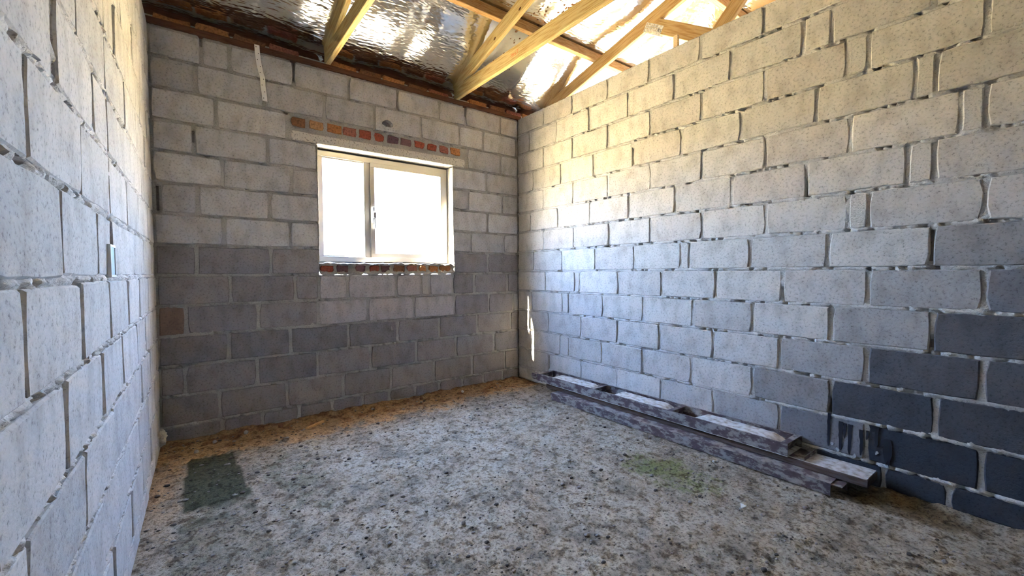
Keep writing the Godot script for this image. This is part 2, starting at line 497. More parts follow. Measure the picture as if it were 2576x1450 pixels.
# ------------------------------------------------------------------ window wall
func wall_back() -> void:
	var o := thing("wall_back", "grey concrete block wall with the window, darker in its lower courses", "wall", Vector3(0, 0, ZB), "", "structure")
	var st := begin()
	var t0 := -0.15
	var t1 := -0.040
	add_box(st, Vector3(-0.6, -0.12, t0), Vector3(0.828, 2.695, t1))
	add_box(st, Vector3(2.013, -0.12, t0), Vector3(2.925, 2.695, t1))
	add_box(st, Vector3(0.828, -0.12, t0), Vector3(2.013, 1.10, t1))
	# above the opening, leaving the small knocked-through hole
	add_box(st, Vector3(0.828, 2.115, t0), Vector3(1.376, 2.695, t1))
	add_box(st, Vector3(1.398, 2.115, t0), Vector3(2.013, 2.695, t1))
	add_box(st, Vector3(1.376, 2.115, t0), Vector3(1.398, 2.364, t1))
	add_box(st, Vector3(1.376, 2.378, t0), Vector3(1.398, 2.695, t1))
	put("core", done(st), M.core, o)

	var beds := []
	for k in 13: beds.append(1.105 - 0.2 * (k - 7))
	var deep := [[-0.135, 1.52, 1.69], [2.775, 2.32, 2.49], [0.116, 2.62, 2.70], [0.675, 2.56, 2.70], [1.481, 2.53, 2.69], [0.06, 1.98, 2.08], [2.157, 2.6, 2.70]]
	var skip := [Rect2(0.825, 1.10, 1.19, 1.012), Rect2(1.33, 2.342, 0.112, 0.074)]
	put("mortar", mortar_mesh(-0.2, 2.79, 0.0, 2.695, beds, 0.0045, deep, skip, 3.0, Vector3(0.46, 0.45, 0.44), Rect2(-0.2, 0.06, 3.0, 0.1)), M.mortar_back, o)

	# head joints per course, from the top course down; the window takes 0.825 .. 2.015.
	# Below the bed joint at y = 1.305 the blocks are coloured darker (a sharp step along the joint in the photograph);
	# the two courses under the window are a later infill of paler blocks with its own straight outline.
	var L := -0.16
	var R := 2.79
	var rows := [
		[[L, 0.116, 0.274, 0.675, 1.073, 1.481, 1.875, 2.157, 2.562, R]],
		[[L, 0.079, 0.479, 0.886, 1.282, 1.692, 2.085, 2.354, 2.765]],
		[[L, 0.187, 0.622], [2.175, 2.564, R]],
		[[L, 0.060, 0.490, 0.825], [2.015, 2.388, R]],
		[[L, 0.213, 0.640, 0.825], [2.015, 2.180, 2.580, R]],
		[[-0.125, 0.071, 0.494, 0.825], [2.015, 2.400, R]],
		[[L, 0.214, 0.625, 0.825], [2.015, 2.207, 2.600, R]],
		[[L, 0.055, 0.495, 0.825], [2.015, 2.405, R]],
		[[L, 0.242, 0.654, 0.820, 1.034, 1.446, 1.681, 1.763, 2.003, 2.244, 2.646, R]],
		[[L, -0.009, 0.405, 0.813, 1.198, 1.605, 2.020, 2.411, 2.72, R]],
		[[L, 0.225, 0.613, 1.036, 1.454, 1.859, 2.273, 2.685, R]],
		[[L, -0.026, 0.391, 0.797, 1.214, 1.626, 2.033, 2.471, R]],
		[[L, 0.160, 0.580, 0.988, 1.387, 1.800, 2.209, 2.610, R]],
		[[L, 0.173, 0.414, 0.661, 0.901, 1.141, 1.370, 1.613, 1.851, 2.099, 2.338, 2.578, R]],
	]
	for k in rows.size():
		var top: float = 2.690 if k == 0 else 1.105 - 0.2 * (k - 8)
		var bot: float = 0.0 if k == 13 else 1.105 - 0.2 * (k - 7)
		for run in rows[k]:
			for i in run.size() - 1:
				var a: float = run[i]
				var b: float = run[i + 1]
				var at_opening: bool = k >= 3 and k <= 7 and (absf(b - 0.825) < 0.01 or absf(a - 2.015) < 0.01)
				var g0 := 0.006 + rng.randf() * 0.003
				var g1 := 0.006 + rng.randf() * 0.003
				if k >= 3 and k <= 7:
					if absf(b - 0.825) < 0.01: g1 = 0.0
					if absf(a - 2.015) < 0.01: g0 = 0.0
				var m: Material
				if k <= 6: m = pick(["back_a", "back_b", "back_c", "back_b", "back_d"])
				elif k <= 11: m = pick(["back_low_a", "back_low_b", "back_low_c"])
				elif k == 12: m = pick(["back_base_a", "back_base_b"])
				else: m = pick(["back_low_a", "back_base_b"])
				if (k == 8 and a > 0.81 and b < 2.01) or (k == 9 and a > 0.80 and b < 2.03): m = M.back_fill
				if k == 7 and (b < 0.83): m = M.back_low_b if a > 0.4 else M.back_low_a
				if k == 9 and b < 0.0: m = M.back_rust
				if k == 1 and a > 1.27 and a < 1.29:
					put("block", holed_block(a + g0, b - g1, bot + 0.007, top - 0.006), M.back_b, o)
					continue
				if b - a < 0.1: m = M.filler_back
				put("block", block_mesh(a + g0, b - g1, bot + 0.006 + rng.randf() * 0.003, top - 0.006 - rng.randf() * 0.003, 0.15 if at_opening else 0.045, 0.005 if k > 6 else 0.0035, rng.randf_range(-0.003, 0.002)), m, o)

	# precast lintel and the row of bricks on edge over it
	put("lintel", block_mesh(0.647, 2.140, 2.112, 2.186, 0.15, 0.003, 0.004), M.lintel, o)
	var bx := [[0.649, 0.750], [0.772, 0.881], [0.901, 1.015], [1.021, 1.130], [1.146, 1.250], [1.276, 1.361], [1.385, 1.491], [1.501, 1.608], [1.632, 1.733], [1.754, 1.855], [1.877, 1.976], [1.988, 2.101]]
	var bm := ["brick_brown", "brick_tan", "brick_orange", "brick_pink", "brick_red", "brick_red", "brick_plum", "brick_plum", "brick_red", "brick_red", "brick_pink", "brick_orange"]
	for i in bx.size():
		put("brick", block_mesh(bx[i][0], bx[i][1], 2.212 + rng.randf() * 0.006, 2.290 - rng.randf() * 0.008, 0.045, 0.008, -0.002), M[bm[i]], o)
	# bricks of the sill, bedded in pale mortar
	var sx := [[0.832, 0.936], [0.951, 1.049], [1.100, 1.194], [1.217, 1.305], [1.315, 1.399], [1.425, 1.535], [1.550, 1.652], [1.667, 1.735], [1.757, 1.861], [1.870, 1.990]]
	var sm := ["brick_red", "brick_plum", "brick_plum", "brick_red", "brick_plum", "brick_brown", "brick_pink", "brick_orange", "brick_orange", "brick_orange"]
	for i in sx.size():
		put("brick", block_mesh(sx[i][0], sx[i][1], 1.112 + rng.randf() * 0.008, 1.178 + rng.randf() * 0.008, 0.149, 0.010, rng.randf_range(-0.012, -0.002)), M[sm[i]], o)
	put("sill_mortar", lumpy_strip(0.826, 2.014, 1.100, 1.196, 0.15), M.mortar_pale, o)
	# pale mortar edge down both sides of the opening
	put("jamb_mortar", jamb_edge(2.0135, 1.12, 2.10), M.mortar_pale, o)
	put("jamb_mortar", jamb_edge(0.8265, 1.20, 2.10), M.mortar_pale, o)

	# bricks filling between the trusses on top of the wall
	var u := -0.14
	while u < 2.9:
		var w := rng.randf_range(0.205, 0.225)
		var on_truss := (u < 0.95 and u + w > 0.88) or (u < 2.10 and u + w > 2.03)
		if not on_truss:
			var mm := block_mesh(u, u + w - 0.012, 2.738, 2.790 + rng.randf() * 0.018, 0.10, 0.012, rng.randf_range(-0.050, -0.040))
			put("brick", mm, pick(["brick_orange", "brick_pink", "brick_orange", "brick_brown"]), o)
		u += w
	st = begin()
	add_box(st, Vector3(-0.2, 2.735, -0.150), Vector3(2.92, 2.775, -0.062))
	put("brick_bedding", done(st), M.filler_back, o)

# rough mortar bed under and over the sill bricks
func lumpy_strip(u0: float, u1: float, v0: float, v1: float, depth: float) -> ArrayMesh:
	var st := SurfaceTool.new()
	st.begin(Mesh.PRIMITIVE_TRIANGLES)
	st.set_smooth_group(0)
	var n := 120
	var prof := [[0.0, -0.02], [0.06, 0.0], [0.16, 0.004], [0.26, -0.006], [0.5, -0.026], [0.78, -0.022], [0.90, -0.006], [1.0, -0.014], [1.02, -0.06], [1.02, -depth]]
	for i in n + 1:
		var u := lerpf(u0, u1, float(i) / n)
		for p in prof:
			var amp := 1.0 if p[1] > -0.05 else 0.0
			var v: float = lerpf(v0, v1, p[0]) + amp * 0.016 * nb.get_noise_2d(u * 14.0, p[0] * 3.0 + 5.0)
			var w: float = p[1] + amp * 0.016 * na.get_noise_2d(u * 20.0 + 7.0, p[0] * 6.0)
			st.add_vertex(Vector3(u, v, w))
	var m := prof.size()
	for i in n:
		for j in m - 1:
			var a := i * m + j
			for k in [a, a + 1, a + m, a + m, a + 1, a + m + 1]: st.add_index(k)
	st.generate_normals()
	return st.commit()

func jamb_edge(u: float, v0: float, v1: float) -> ArrayMesh:
	var st := SurfaceTool.new()
	st.begin(Mesh.PRIMITIVE_TRIANGLES)
	st.set_smooth_group(0)
	var n := 110
	var side := 1.0 if u > 1.4 else -1.0
	for i in n + 1:
		var v := lerpf(v0, v1, float(i) / n)
		var k := maxf(0.0, na.get_noise_1d(v * 26.0 + u * 9.0)) * 0.012
		var low := clampf((1.36 - v) / 0.2, 0.0, 1.0) * 0.016 if side > 0.0 else 0.0
		st.add_vertex(Vector3(u + side * (0.004 + k + low), v, -0.006))
		st.add_vertex(Vector3(u + side * (0.002 + k * 0.7 + low * 0.8), v, 0.003 + k * 0.4))
		st.add_vertex(Vector3(u - side * 0.003, v, 0.001))
		st.add_vertex(Vector3(u - side * (0.004 + 0.3 * k), v, -0.05))
		st.add_vertex(Vector3(u - side * 0.002, v, -0.148))
	for i in n:
		for j in 4:
			var a := i * 5 + j
			var q := [a, a + 5, a + 1, a + 1, a + 5, a + 6] if side < 0.0 else [a, a + 1, a + 5, a + 5, a + 1, a + 6]
			for k in q: st.add_index(k)
	st.generate_normals()
	return st.commit()

# block with a hole knocked through its face, over the window
func holed_block(u0: float, u1: float, v0: float, v1: float) -> ArrayMesh:
	var hole := PackedVector2Array([Vector2(1.340, 2.368), Vector2(1.352, 2.360), Vector2(1.375, 2.352), Vector2(1.405, 2.350), Vector2(1.430, 2.356), Vector2(1.440, 2.372), Vector2(1.432, 2.388), Vector2(1.412, 2.402), Vector2(1.385, 2.412), Vector2(1.362, 2.398), Vector2(1.345, 2.386)])
	var st := begin()
	var um := 1.388
	var left := PackedVector2Array([Vector2(u0, v0), Vector2(um, v0), Vector2(um, 2.351)])
	for i in [2, 1, 0, 10, 9]: left.append(hole[i])
	left.append(Vector2(um, 2.411)); left.append(Vector2(um, v1)); left.append(Vector2(u0, v1))
	var right := PackedVector2Array([Vector2(um, v0), Vector2(u1, v0), Vector2(u1, v1), Vector2(um, v1), Vector2(um, 2.411)])
	for i in [8, 7, 6, 5, 4, 3]: right.append(hole[i])
	right.remove_at(5)
	right.append(Vector2(um, 2.351))
	for poly in [left, right]:
		var ids := Geometry2D.triangulate_polygon(poly)
		for i in range(0, ids.size(), 3):
			var a: Vector2 = poly[ids[i]]
			var b: Vector2 = poly[ids[i + 1]]
			var c: Vector2 = poly[ids[i + 2]]
			if (b - a).cross(c - a) < 0.0:
				var s := b
				b = c
				c = s
			tri(st, Vector3(a.x, a.y, 0), Vector3(b.x, b.y, 0), Vector3(c.x, c.y, 0))
	var n := hole.size()
	for i in n:
		var p := hole[i]
		var q := hole[(i + 1) % n]
		# broken sides narrowing to the hole at the back
		var e := Vector2(1.387, 2.372)
		var p2 := e + (p - e) * 0.86
		var q2 := e + (q - e) * 0.86
		quad(st, Vector3(p.x, p.y, 0), Vector3(q.x, q.y, 0), Vector3(q2.x, q2.y, -0.041), Vector3(p2.x, p2.y, -0.041))
	for e in [[Vector2(u0, v0), Vector2(u1, v0)], [Vector2(u1, v0), Vector2(u1, v1)], [Vector2(u1, v1), Vector2(u0, v1)], [Vector2(u0, v1), Vector2(u0, v0)]]:
		quad(st, Vector3(e[0].x, e[0].y, -0.045), Vector3(e[1].x, e[1].y, -0.045), Vector3(e[1].x, e[1].y, 0), Vector3(e[0].x, e[0].y, 0))
	return done(st)

# ------------------------------------------------------------------ right wall; u runs along z, w points to -x
func wall_right() -> void:
	var o := thing("wall_right", "long grey concrete block partition wall, level top below the open roof", "wall", Vector3(XR, 0, 0), "", "structure")
	o.basis = Basis(Vector3(0, 0, 1), Vector3(0, 1, 0), Vector3(-1, 0, 0))
	var st := begin()
	add_box(st, Vector3(-3.72, -0.12, -0.14), Vector3(1.2, 2.697, -0.040))
	put("core", done(st), M.core, o)
	var h7 := 1.1257
	var beds := []
	for k in 13: beds.append(h7 - 0.2 * (k - 7))
	var deep := [[-2.116, 1.95, 2.06], [-0.494, 1.78, 1.88], [-0.424, 1.15, 1.31], [-0.410, 0.74, 0.80], [-0.808, 0.33, 0.42], [-0.939, 1.53, 1.62], [-1.052, 0.94, 1.0], [-3.094, 0.16, 0.30], [-0.467, 1.55, 1.66]]
	put("mortar", mortar_mesh(-3.572, 1.2, 0.0, 2.700, beds, 0.0060, deep, [], 41.0, Vector3(0.52, 0.515, 0.505), Rect2(-0.95, 0.04, 2.2, 0.42)), M.mortar_right, o)
	var rows := [
		[-3.163, -2.772, -2.368, -1.974, -1.573, -1.178, -0.78, -0.38, 0.02],
		[-3.375, -2.979, -2.572, -2.164, -1.766, -1.367, -0.967, -0.833, -0.436, -0.03],
		[-3.164, -2.772, -2.362, -1.960, -1.560, -1.165, -0.763, -0.673, -0.270, 0.13],
		[-3.315, -2.921, -2.517, -2.116, -1.706, -1.300, -0.895, -0.494, -0.424, -0.02],
		[-3.166, -2.762, -2.364, -1.954, -1.555, -1.154, -0.740, -0.343, -0.263, 0.14],
		[-3.361, -2.959, -2.561, -2.155, -1.752, -1.351, -0.939, -0.514, -0.421, -0.02],
		[-3.167, -2.756, -2.350, -1.954, -1.548, -1.148, -0.744, -0.660, -0.257, 0.14],
		[-3.313, -2.906, -2.501, -2.100, -1.701, -1.641, -1.236, -0.829, -0.422, -0.02],
		[-3.139, -2.741, -2.678, -2.254, -1.852, -1.450, -1.052, -0.653, -0.249, 0.15],
		[-3.346, -2.901, -2.822, -2.412, -2.016, -1.607, -1.214, -0.808, -0.410, -0.01],
		[-3.094, -2.663, -2.260, -1.869, -1.461, -1.061, -0.652, -0.246, 0.16],
		[-3.329, -2.933, -2.822, -2.423, -2.014, -1.614, -1.208, -0.801, -0.391, 0.01],
		[-3.095, -2.662, -2.262, -1.855, -1.453, -1.054, -0.644, -0.241, 0.17],
		[-3.30, -3.05, -2.81, -2.57, -2.33, -2.09, -1.85, -1.61, -1.37, -1.13, -0.87, -0.573, -0.337, -0.09],
	]
	for k in rows.size():
		var top: float = 2.697 if k == 0 else h7 - 0.2 * (k - 8)
		var bot: float = 0.0 if k == 13 else h7 - 0.2 * (k - 7)
		var us: Array = [-3.575] + rows[k]
		var step := 0.24 if k == 13 else 0.405
		while us[-1] < 1.15: us.append(minf(us[-1] + step, 1.2))
		for i in us.size() - 1:
			var a: float = us[i]
			var b: float = us[i + 1]
			if b - a < 0.03: continue
			var m := pick(["right_a", "right_b", "right_c", "right_a", "right_d"])
			var mid := (a + b) / 2
			# tarred and damp blocks low down towards the near end: [first z, tone] per course
			var near: Array = {7: [[-0.43, "right_dull"]], 8: [[-0.66, "right_mid"], [-0.26, "right_damp"]], 9: [[-0.82, "right_mid"], [-0.42, "right_tar_c"]],
				10: [[-1.07, "right_mid"], [-0.66, "right_tar_c"]], 11: [[-1.22, "right_dull"], [-0.81, "right_tar"]], 12: [[-1.46, "right_mid"], [-1.06, "right_damp"], [-0.65, "right_tar_b"]], 13: [[-1.4, "right_mid"], [-0.9, "right_tar_b"]]}.get(k, [])
			for q in near:
				if a > q[0]: m = M[q[1]]
			if b - a < 0.13: m = M.filler_right
			var g := 0.004 + rng.randf() * 0.004
			put("block", block_mesh(a + g, b - g, bot + 0.005 + rng.randf() * 0.003, top - (0.0 if k == 0 else 0.005 + rng.randf() * 0.003), 0.05, 0.0035, rng.randf_range(-0.003, 0.002)), m, o)
	# tar runs and lime splashes with outlines of their own, low on the wall
	var drips := [[-0.806, 0.335, 0.155, 0.007], [-0.752, 0.305, 0.150, 0.010], [-0.735, 0.300, 0.22, 0.008], [-0.712, 0.300, 0.140, 0.010], [-0.664, 0.285, 0.150, 0.010], [-0.640, 0.285, 0.24, 0.006], [-0.602, 0.320, 0.215, 0.009], [-0.618, 0.32, 0.29, 0.016]]
	for d in drips: put("tar_run", drip(d[0], d[1], d[2], d[3]), M.tar, o)
	put("tar_run", blot([Vector2(-0.580, 0.262), Vector2(-0.566, 0.268), Vector2(-0.548, 0.266), Vector2(-0.541, 0.24), Vector2(-0.540, 0.19), Vector2(-0.548, 0.16), Vector2(-0.551, 0.125), Vector2(-0.558, 0.160), Vector2(-0.565, 0.135), Vector2(-0.571, 0.17), Vector2(-0.576, 0.20), Vector2(-0.574, 0.235), Vector2(-0.592, 0.215)]), M.tar, o)
	for q in [[-0.79, 0.175], [-0.765, 0.150], [-0.600, 0.185], [-0.69, 0.14]]:
		var pts := []
		for i in 9:
			var an := TAU * i / 9.0
			pts.append(Vector2(q[0] + cos(an) * rng.randf_range(0.003, 0.010), q[1] + sin(an) * rng.randf_range(0.004, 0.018)))
		put("lime_splash", blot(pts), M.lime, o)

func blot(pts: Array) -> ArrayMesh:
	var poly := PackedVector2Array(pts)
	var st := begin()
	var ids := Geometry2D.triangulate_polygon(poly)
	for i in range(0, ids.size(), 3):
		var a := poly[ids[i]]
		var b := poly[ids[i + 1]]
		var c := poly[ids[i + 2]]
		if (b - a).cross(c - a) < 0.0:
			var s := b
			b = c
			c = s
		tri(st, Vector3(a.x, a.y, 0.0065), Vector3(b.x, b.y, 0.0065), Vector3(c.x, c.y, 0.0065))
	for i in poly.size():
		var p := poly[i]
		var q := poly[(i + 1) % poly.size()]
		quad(st, Vector3(p.x, p.y, 0.0065), Vector3(p.x, p.y, -0.004), Vector3(q.x, q.y, -0.004), Vector3(q.x, q.y, 0.0065))
	return done(st)

func drip(u: float, v1: float, v0: float, w: float) -> ArrayMesh:
	var a := []
	var b := []
	var n := 8
	for i in n + 1:
		var t := float(i) / n
		var v := lerpf(v1, v0, t)
		var hw := w * (0.9 - 0.35 * t + 0.25 * nb.get_noise_2d(u * 100.0, v * 40.0)) * (1.0 if i < n else 0.4)
		var cx := u + 0.004 * na.get_noise_2d(u * 50.0, v * 12.0)
		a.append(Vector2(cx + hw, v))
		b.append(Vector2(cx - hw, v))
	a.reverse()
	return blot(b + a)

# ------------------------------------------------------------------ left wall; turned a little so that it opens towards the window
func wall_left() -> void:
	var az := deg_to_rad(88.907)
	var nrm := Vector3(sin(az), 0, cos(az))
	var ux := Vector3.UP.cross(nrm).normalized()
	var o := thing("wall_left", "pale grey concrete block wall with a chased conduit", "wall", -0.2287 * nrm, "", "structure")
	o.basis = Basis(ux, Vector3.UP, nrm)
	# u is about -z
	var st := begin()
	add_box(st, Vector3(-1.2, -0.12, -0.16), Vector3(3.73, 2.70, -0.050))
	# unseen gable, added above to keep light out up to the roof
	var g0 := Vector3(-1.2, 2.70, -0.05)
	var top := func(u: float) -> float: return chord_top(-u) + 0.14
	quad(st, Vector3(-1.2, 2.70, -0.05), Vector3(3.73, 2.70, -0.05), Vector3(3.73, top.call(3.73), -0.05), Vector3(-1.2, top.call(-1.2), -0.05))
	quad(st, Vector3(3.73, 2.70, -0.16), Vector3(-1.2, 2.70, -0.16), Vector3(-1.2, top.call(-1.2), -0.16), Vector3(3.73, top.call(3.73), -0.16))
	put("core", done(st), M.core, o)
	var h7 := 1.1016
	var beds := []
	for k in 13: beds.append(h7 - 0.2 * (k - 7))
	var deep := [[1.915, 1.24, 2.70], [1.507, 1.31, 1.49], [1.258, 0.53, 0.69], [1.400, 0.33, 0.42], [1.01, 0.95, 1.05]]
	put("mortar", mortar_mesh(-1.2, 3.56, 0.0, 2.700, beds, 0.0055, deep, [], 77.0, Vector3(0.54, 0.53, 0.51)), M.mortar_left, o)
	var first := [1.08, 1.28, 1.09, 1.31, 1.10, 1.284, 1.084, 1.268, 1.010, 1.251, 0.985, 1.200, 0.90, 1.10]
	for k in 14:
		var t: float = 2.697 if k == 0 else h7 - 0.2 * (k - 8)
		var bot: float = 0.0 if k == 13 else h7 - 0.2 * (k - 7)
		var us := []
		var u: float = first[k] - 0.412 * 6
		while u < 3.5:
			us.append(u)
			u += 0.412
		us.append(3.575)
		us = us.filter(func(x): return x > -1.2)
		us.push_front(-1.2)
		for i in us.size() - 1:
			var a: float = us[i]
			var b: float = us[i + 1]
			if b - a < 0.03: continue
			var parts := [[a, b]]
			# the conduit chase is cut through the blocks down to the switch box
			if bot > 1.05 and a < 1.90 and b > 1.93: parts = [[a, 1.906], [1.926, b]]
			for p in parts:
				if p[1] - p[0] < 0.03: continue
				var g := 0.004 + rng.randf() * 0.004
				var ga := 0.0 if absf(p[0] - 1.926) < 0.001 else g
				var gb := 0.0 if absf(p[1] - 1.906) < 0.001 else g
				put("block", block_mesh(p[0] + ga, p[1] - gb, bot + 0.005 + rng.randf() * 0.003, t - (0.0 if k == 0 else 0.005 + rng.randf() * 0.003), 0.05, 0.0035, rng.randf_range(-0.003, 0.002)), pick(["left_a", "left_b", "left_c"]), o)
	# rounded mortar lumps in the far corner at the floor
	for i in 7:
		var c := Vector3(3.42 + rng.randf() * 0.12, rng.randf_range(0.0, 0.16), 0.006)
		put("mortar_lump", lump(rng.randf_range(0.015, 0.035)), M.mortar_pale, o).position = c

	# conduit and switch box sit in the chase
	var c := thing("conduit", "thin grey conduit pipe set in the chase of the left wall", "conduit")
	c.transform = o.transform
	var cy := CylinderMesh.new()
	cy.top_radius = 0.0085
	cy.bottom_radius = 0.0085
	cy.height = 1.40
	cy.radial_segments = 12
	cy.rings = 1
	put("pipe", cy, M.conduit, c).position = Vector3(1.915, 2.0, -0.012)
	st = begin()
	add_bar(st, 1.903, 1.928, 1.435, 1.450, -0.012, -0.001, 0.002)
	put("coupling", done(st), M.conduit, c)
	var s := thing("switch_box", "open pale blue switch box let into the left wall", "switch box")
	s.transform = o.transform
	st = begin()
	add_bar(st, 1.838, 1.925, 1.110, 1.206, -0.020, 0.003, 0.002)
	put("back_plate", done(st), M.box_blue, s)
	st = begin()
	add_bar(st, 1.832, 1.931, 1.202, 1.210, -0.040, 0.006, 0.001)
	add_bar(st, 1.832, 1.931, 1.105, 1.113, -0.040, 0.006, 0.001)
	add_bar(st, 1.832, 1.838, 1.113, 1.202, -0.040, 0.006, 0.001)
	add_bar(st, 1.925, 1.931, 1.113, 1.202, -0.040, 0.006, 0.001)
	put("rim", done(st), M.box_rim, s)
	put("broken_edge", block_mesh(1.888, 1.945, 1.212, 1.285, 0.045, 0.016, -0.012), M.rust, s)

func lump(r: float) -> ArrayMesh:
	var st := SurfaceTool.new()
	st.begin(Mesh.PRIMITIVE_TRIANGLES)
	st.set_smooth_group(0)
	var R := 6
	var S := 9
	var off := rng.randf() * 50.0
	for i in R + 1:
		var th := PI * i / R
		for j in S:
			var ph := TAU * j / S
			var d := Vector3(sin(th) * cos(ph), cos(th), sin(th) * sin(ph))
			var k := r * (1.0 + 0.45 * na.get_noise_3d(d.x * 1.4 + off, d.y * 1.4, d.z * 1.4))
			st.add_vertex(d * k)
	for i in R:
		for j in S:
			var a := i * S + j
			var b := i * S + (j + 1) % S
			for q in [a, a + S, b, b, a + S, b + S]: st.add_index(q)
	st.generate_normals()
	return st.commit()

# ------------------------------------------------------------------ floor
func floor_slab() -> void:
	var o := thing("floor", "rough pitted concrete floor with brown sand along the window wall", "floor", Vector3.ZERO, "", "structure")
	var x0 := -0.30
	var x1 := 2.80
	var z0 := -3.60
	var z1 := 1.2
	var step := 0.0165
	var W := int((x1 - x0) / step) + 1
	var H := int((z1 - z0) / step) + 1
	var st := SurfaceTool.new()
	st.begin(Mesh.PRIMITIVE_TRIANGLES)
	st.set_smooth_group(0)
	for j in H:
		var z := lerpf(z0, z1, float(j) / (H - 1))
		for i in W:
			var x := lerpf(x0, x1, float(i) / (W - 1))
			st.set_color(floor_color(x, z))
			st.add_vertex(Vector3(x, floor_height(x, z), z))
	for j in H - 1:
		for i in W - 1:
			var a := j * W + i
			for k in [a, a + 1, a + W, a + 1, a + W + 1, a + W]: st.add_index(k)
	st.generate_normals()
	put("screed", st.commit(), M.floor, o)
	st = begin()
	add_box(st, Vector3(-0.5, -0.12, -3.7), Vector3(2.95, -0.03, 1.3))
	put("slab", done(st), M.core, o)

func floor_height(x: float, z: float) -> float:
	var h := -0.004 + 0.006 * na.get_noise_2d(x * 2.2, z * 2.2) + 0.004 * nb.get_noise_2d(x * 14.0, z * 14.0)
	h += 0.0035 * nc.get_noise_2d(x * 48.0, z * 48.0)
	var pit := nb.get_noise_2d(x * 21.0 + 40.0, z * 21.0)
	if pit > 0.28: h -= 0.012 * (pit - 0.28) / 0.4
	# sand banked against the walls
	h += 0.030 * clampf(1.0 - (z - ZB) / 0.16, 0.0, 1.0) * (0.5 + nb.get_noise_1d(x * 4.0))
	h += 0.022 * clampf(1.0 - (2.785 - x) / 0.10, 0.0, 1.0) * clampf((z + 0.9) / 0.3, 0.0, 1.0) * (0.7 + nb.get_noise_1d(z * 6.0))
	return h

func floor_color(x: float, z: float) -> Color:
	var n1 := na.get_noise_2d(x * 2.6 + 9.0, z * 2.6)
	var n2 := nb.get_noise_2d(x * 7.0, z * 7.0 + 3.0)
	var n3 := nc.get_noise_2d(x * 26.0, z * 26.0)
	var c := Vector3(0.41, 0.352, 0.275)
	# pale lime bloom and darker earth patches
	c = c.lerp(Vector3(0.50, 0.445, 0.365), clampf(n1 * 1.3 + n2 * 0.8, 0.0, 0.8))
	c = c.lerp(Vector3(0.21, 0.185, 0.15), clampf(-n1 * 1.1 - n2 * 1.3 - n3 * 0.5 - 0.12, 0.0, 0.75))
	# brown sand along the window wall and the left wall
	var edge := -3.13 + 0.10 * n1 + 0.18 * n2 + 0.05 * n3 + 0.06 * sin(x * 2.0)
	var s := clampf((edge - z) / 0.12, 0.0, 1.0)
	var le := clampf((0.0 + 0.16 * n2 + 0.05 * n3 - x) / 0.12, 0.0, 1.0) * clampf((-2.2 - z) / 0.5, 0.0, 1.0)
	c = c.lerp(Vector3(0.46, 0.285, 0.145) * (1.0 + 0.5 * n2), clampf(maxf(s, le * 0.8), 0.0, 1.0) * 0.88)
	# rusty streaks at the foot of the window wall
	if z < -3.30 and n2 > 0.02: c = c.lerp(Vector3(0.19, 0.085, 0.045), clampf(n2 * 2.5, 0.0, 0.75))
	# dark greenish patch with straight sides near the left corner, running out towards the room
	if x > -0.025 - 0.04 * (z + 3.17) and x < 0.205 + 0.05 * (z + 3.1):
		var d := 0.0
		if z > -3.19 + 0.012 * n3 and z < -2.52: d = 0.90
		elif z >= -2.52 and z < -1.9: d = 0.80 * clampf(0.55 + 1.4 * n2 + 0.6 * n3, 0.0, 1.0) * (1.0 if z < -2.3 else 0.6)
		c = c.lerp(Vector3(0.060, 0.066, 0.034), d)
	# moss
	var md := Vector2((x - 2.12) / 0.16, (z + 1.36) / 0.26).length()
	if md < 1.3: c = c.lerp(Vector3(0.17, 0.19, 0.055), clampf((1.1 - md) * 1.2 + n2 * 1.2 + n3, 0.0, 0.8))
	var md2 := Vector2((x - 0.45) / 0.14, (z + 2.55) / 0.4).length()
	if md2 < 1.2: c = c.lerp(Vector3(0.16, 0.165, 0.105), clampf((1.0 - md2) * 0.6 + n2 * 1.3, 0.0, 0.6))
	# brown sand patch by the steel near the right wall
	var rd := Vector2((x - 2.68) / 0.16, (z + 0.48) / 0.26).length() + 0.35 * n2
	if rd < 1.0 and x > 2.48: c = c.lerp(Vector3(0.20, 0.14, 0.075), clampf((1.0 - rd) * 3.0, 0.0, 0.9))
	c *= 1.0 + 0.22 * n3
	return Color(maxf(c.x, 0.02), maxf(c.y, 0.02), maxf(c.z, 0.02))

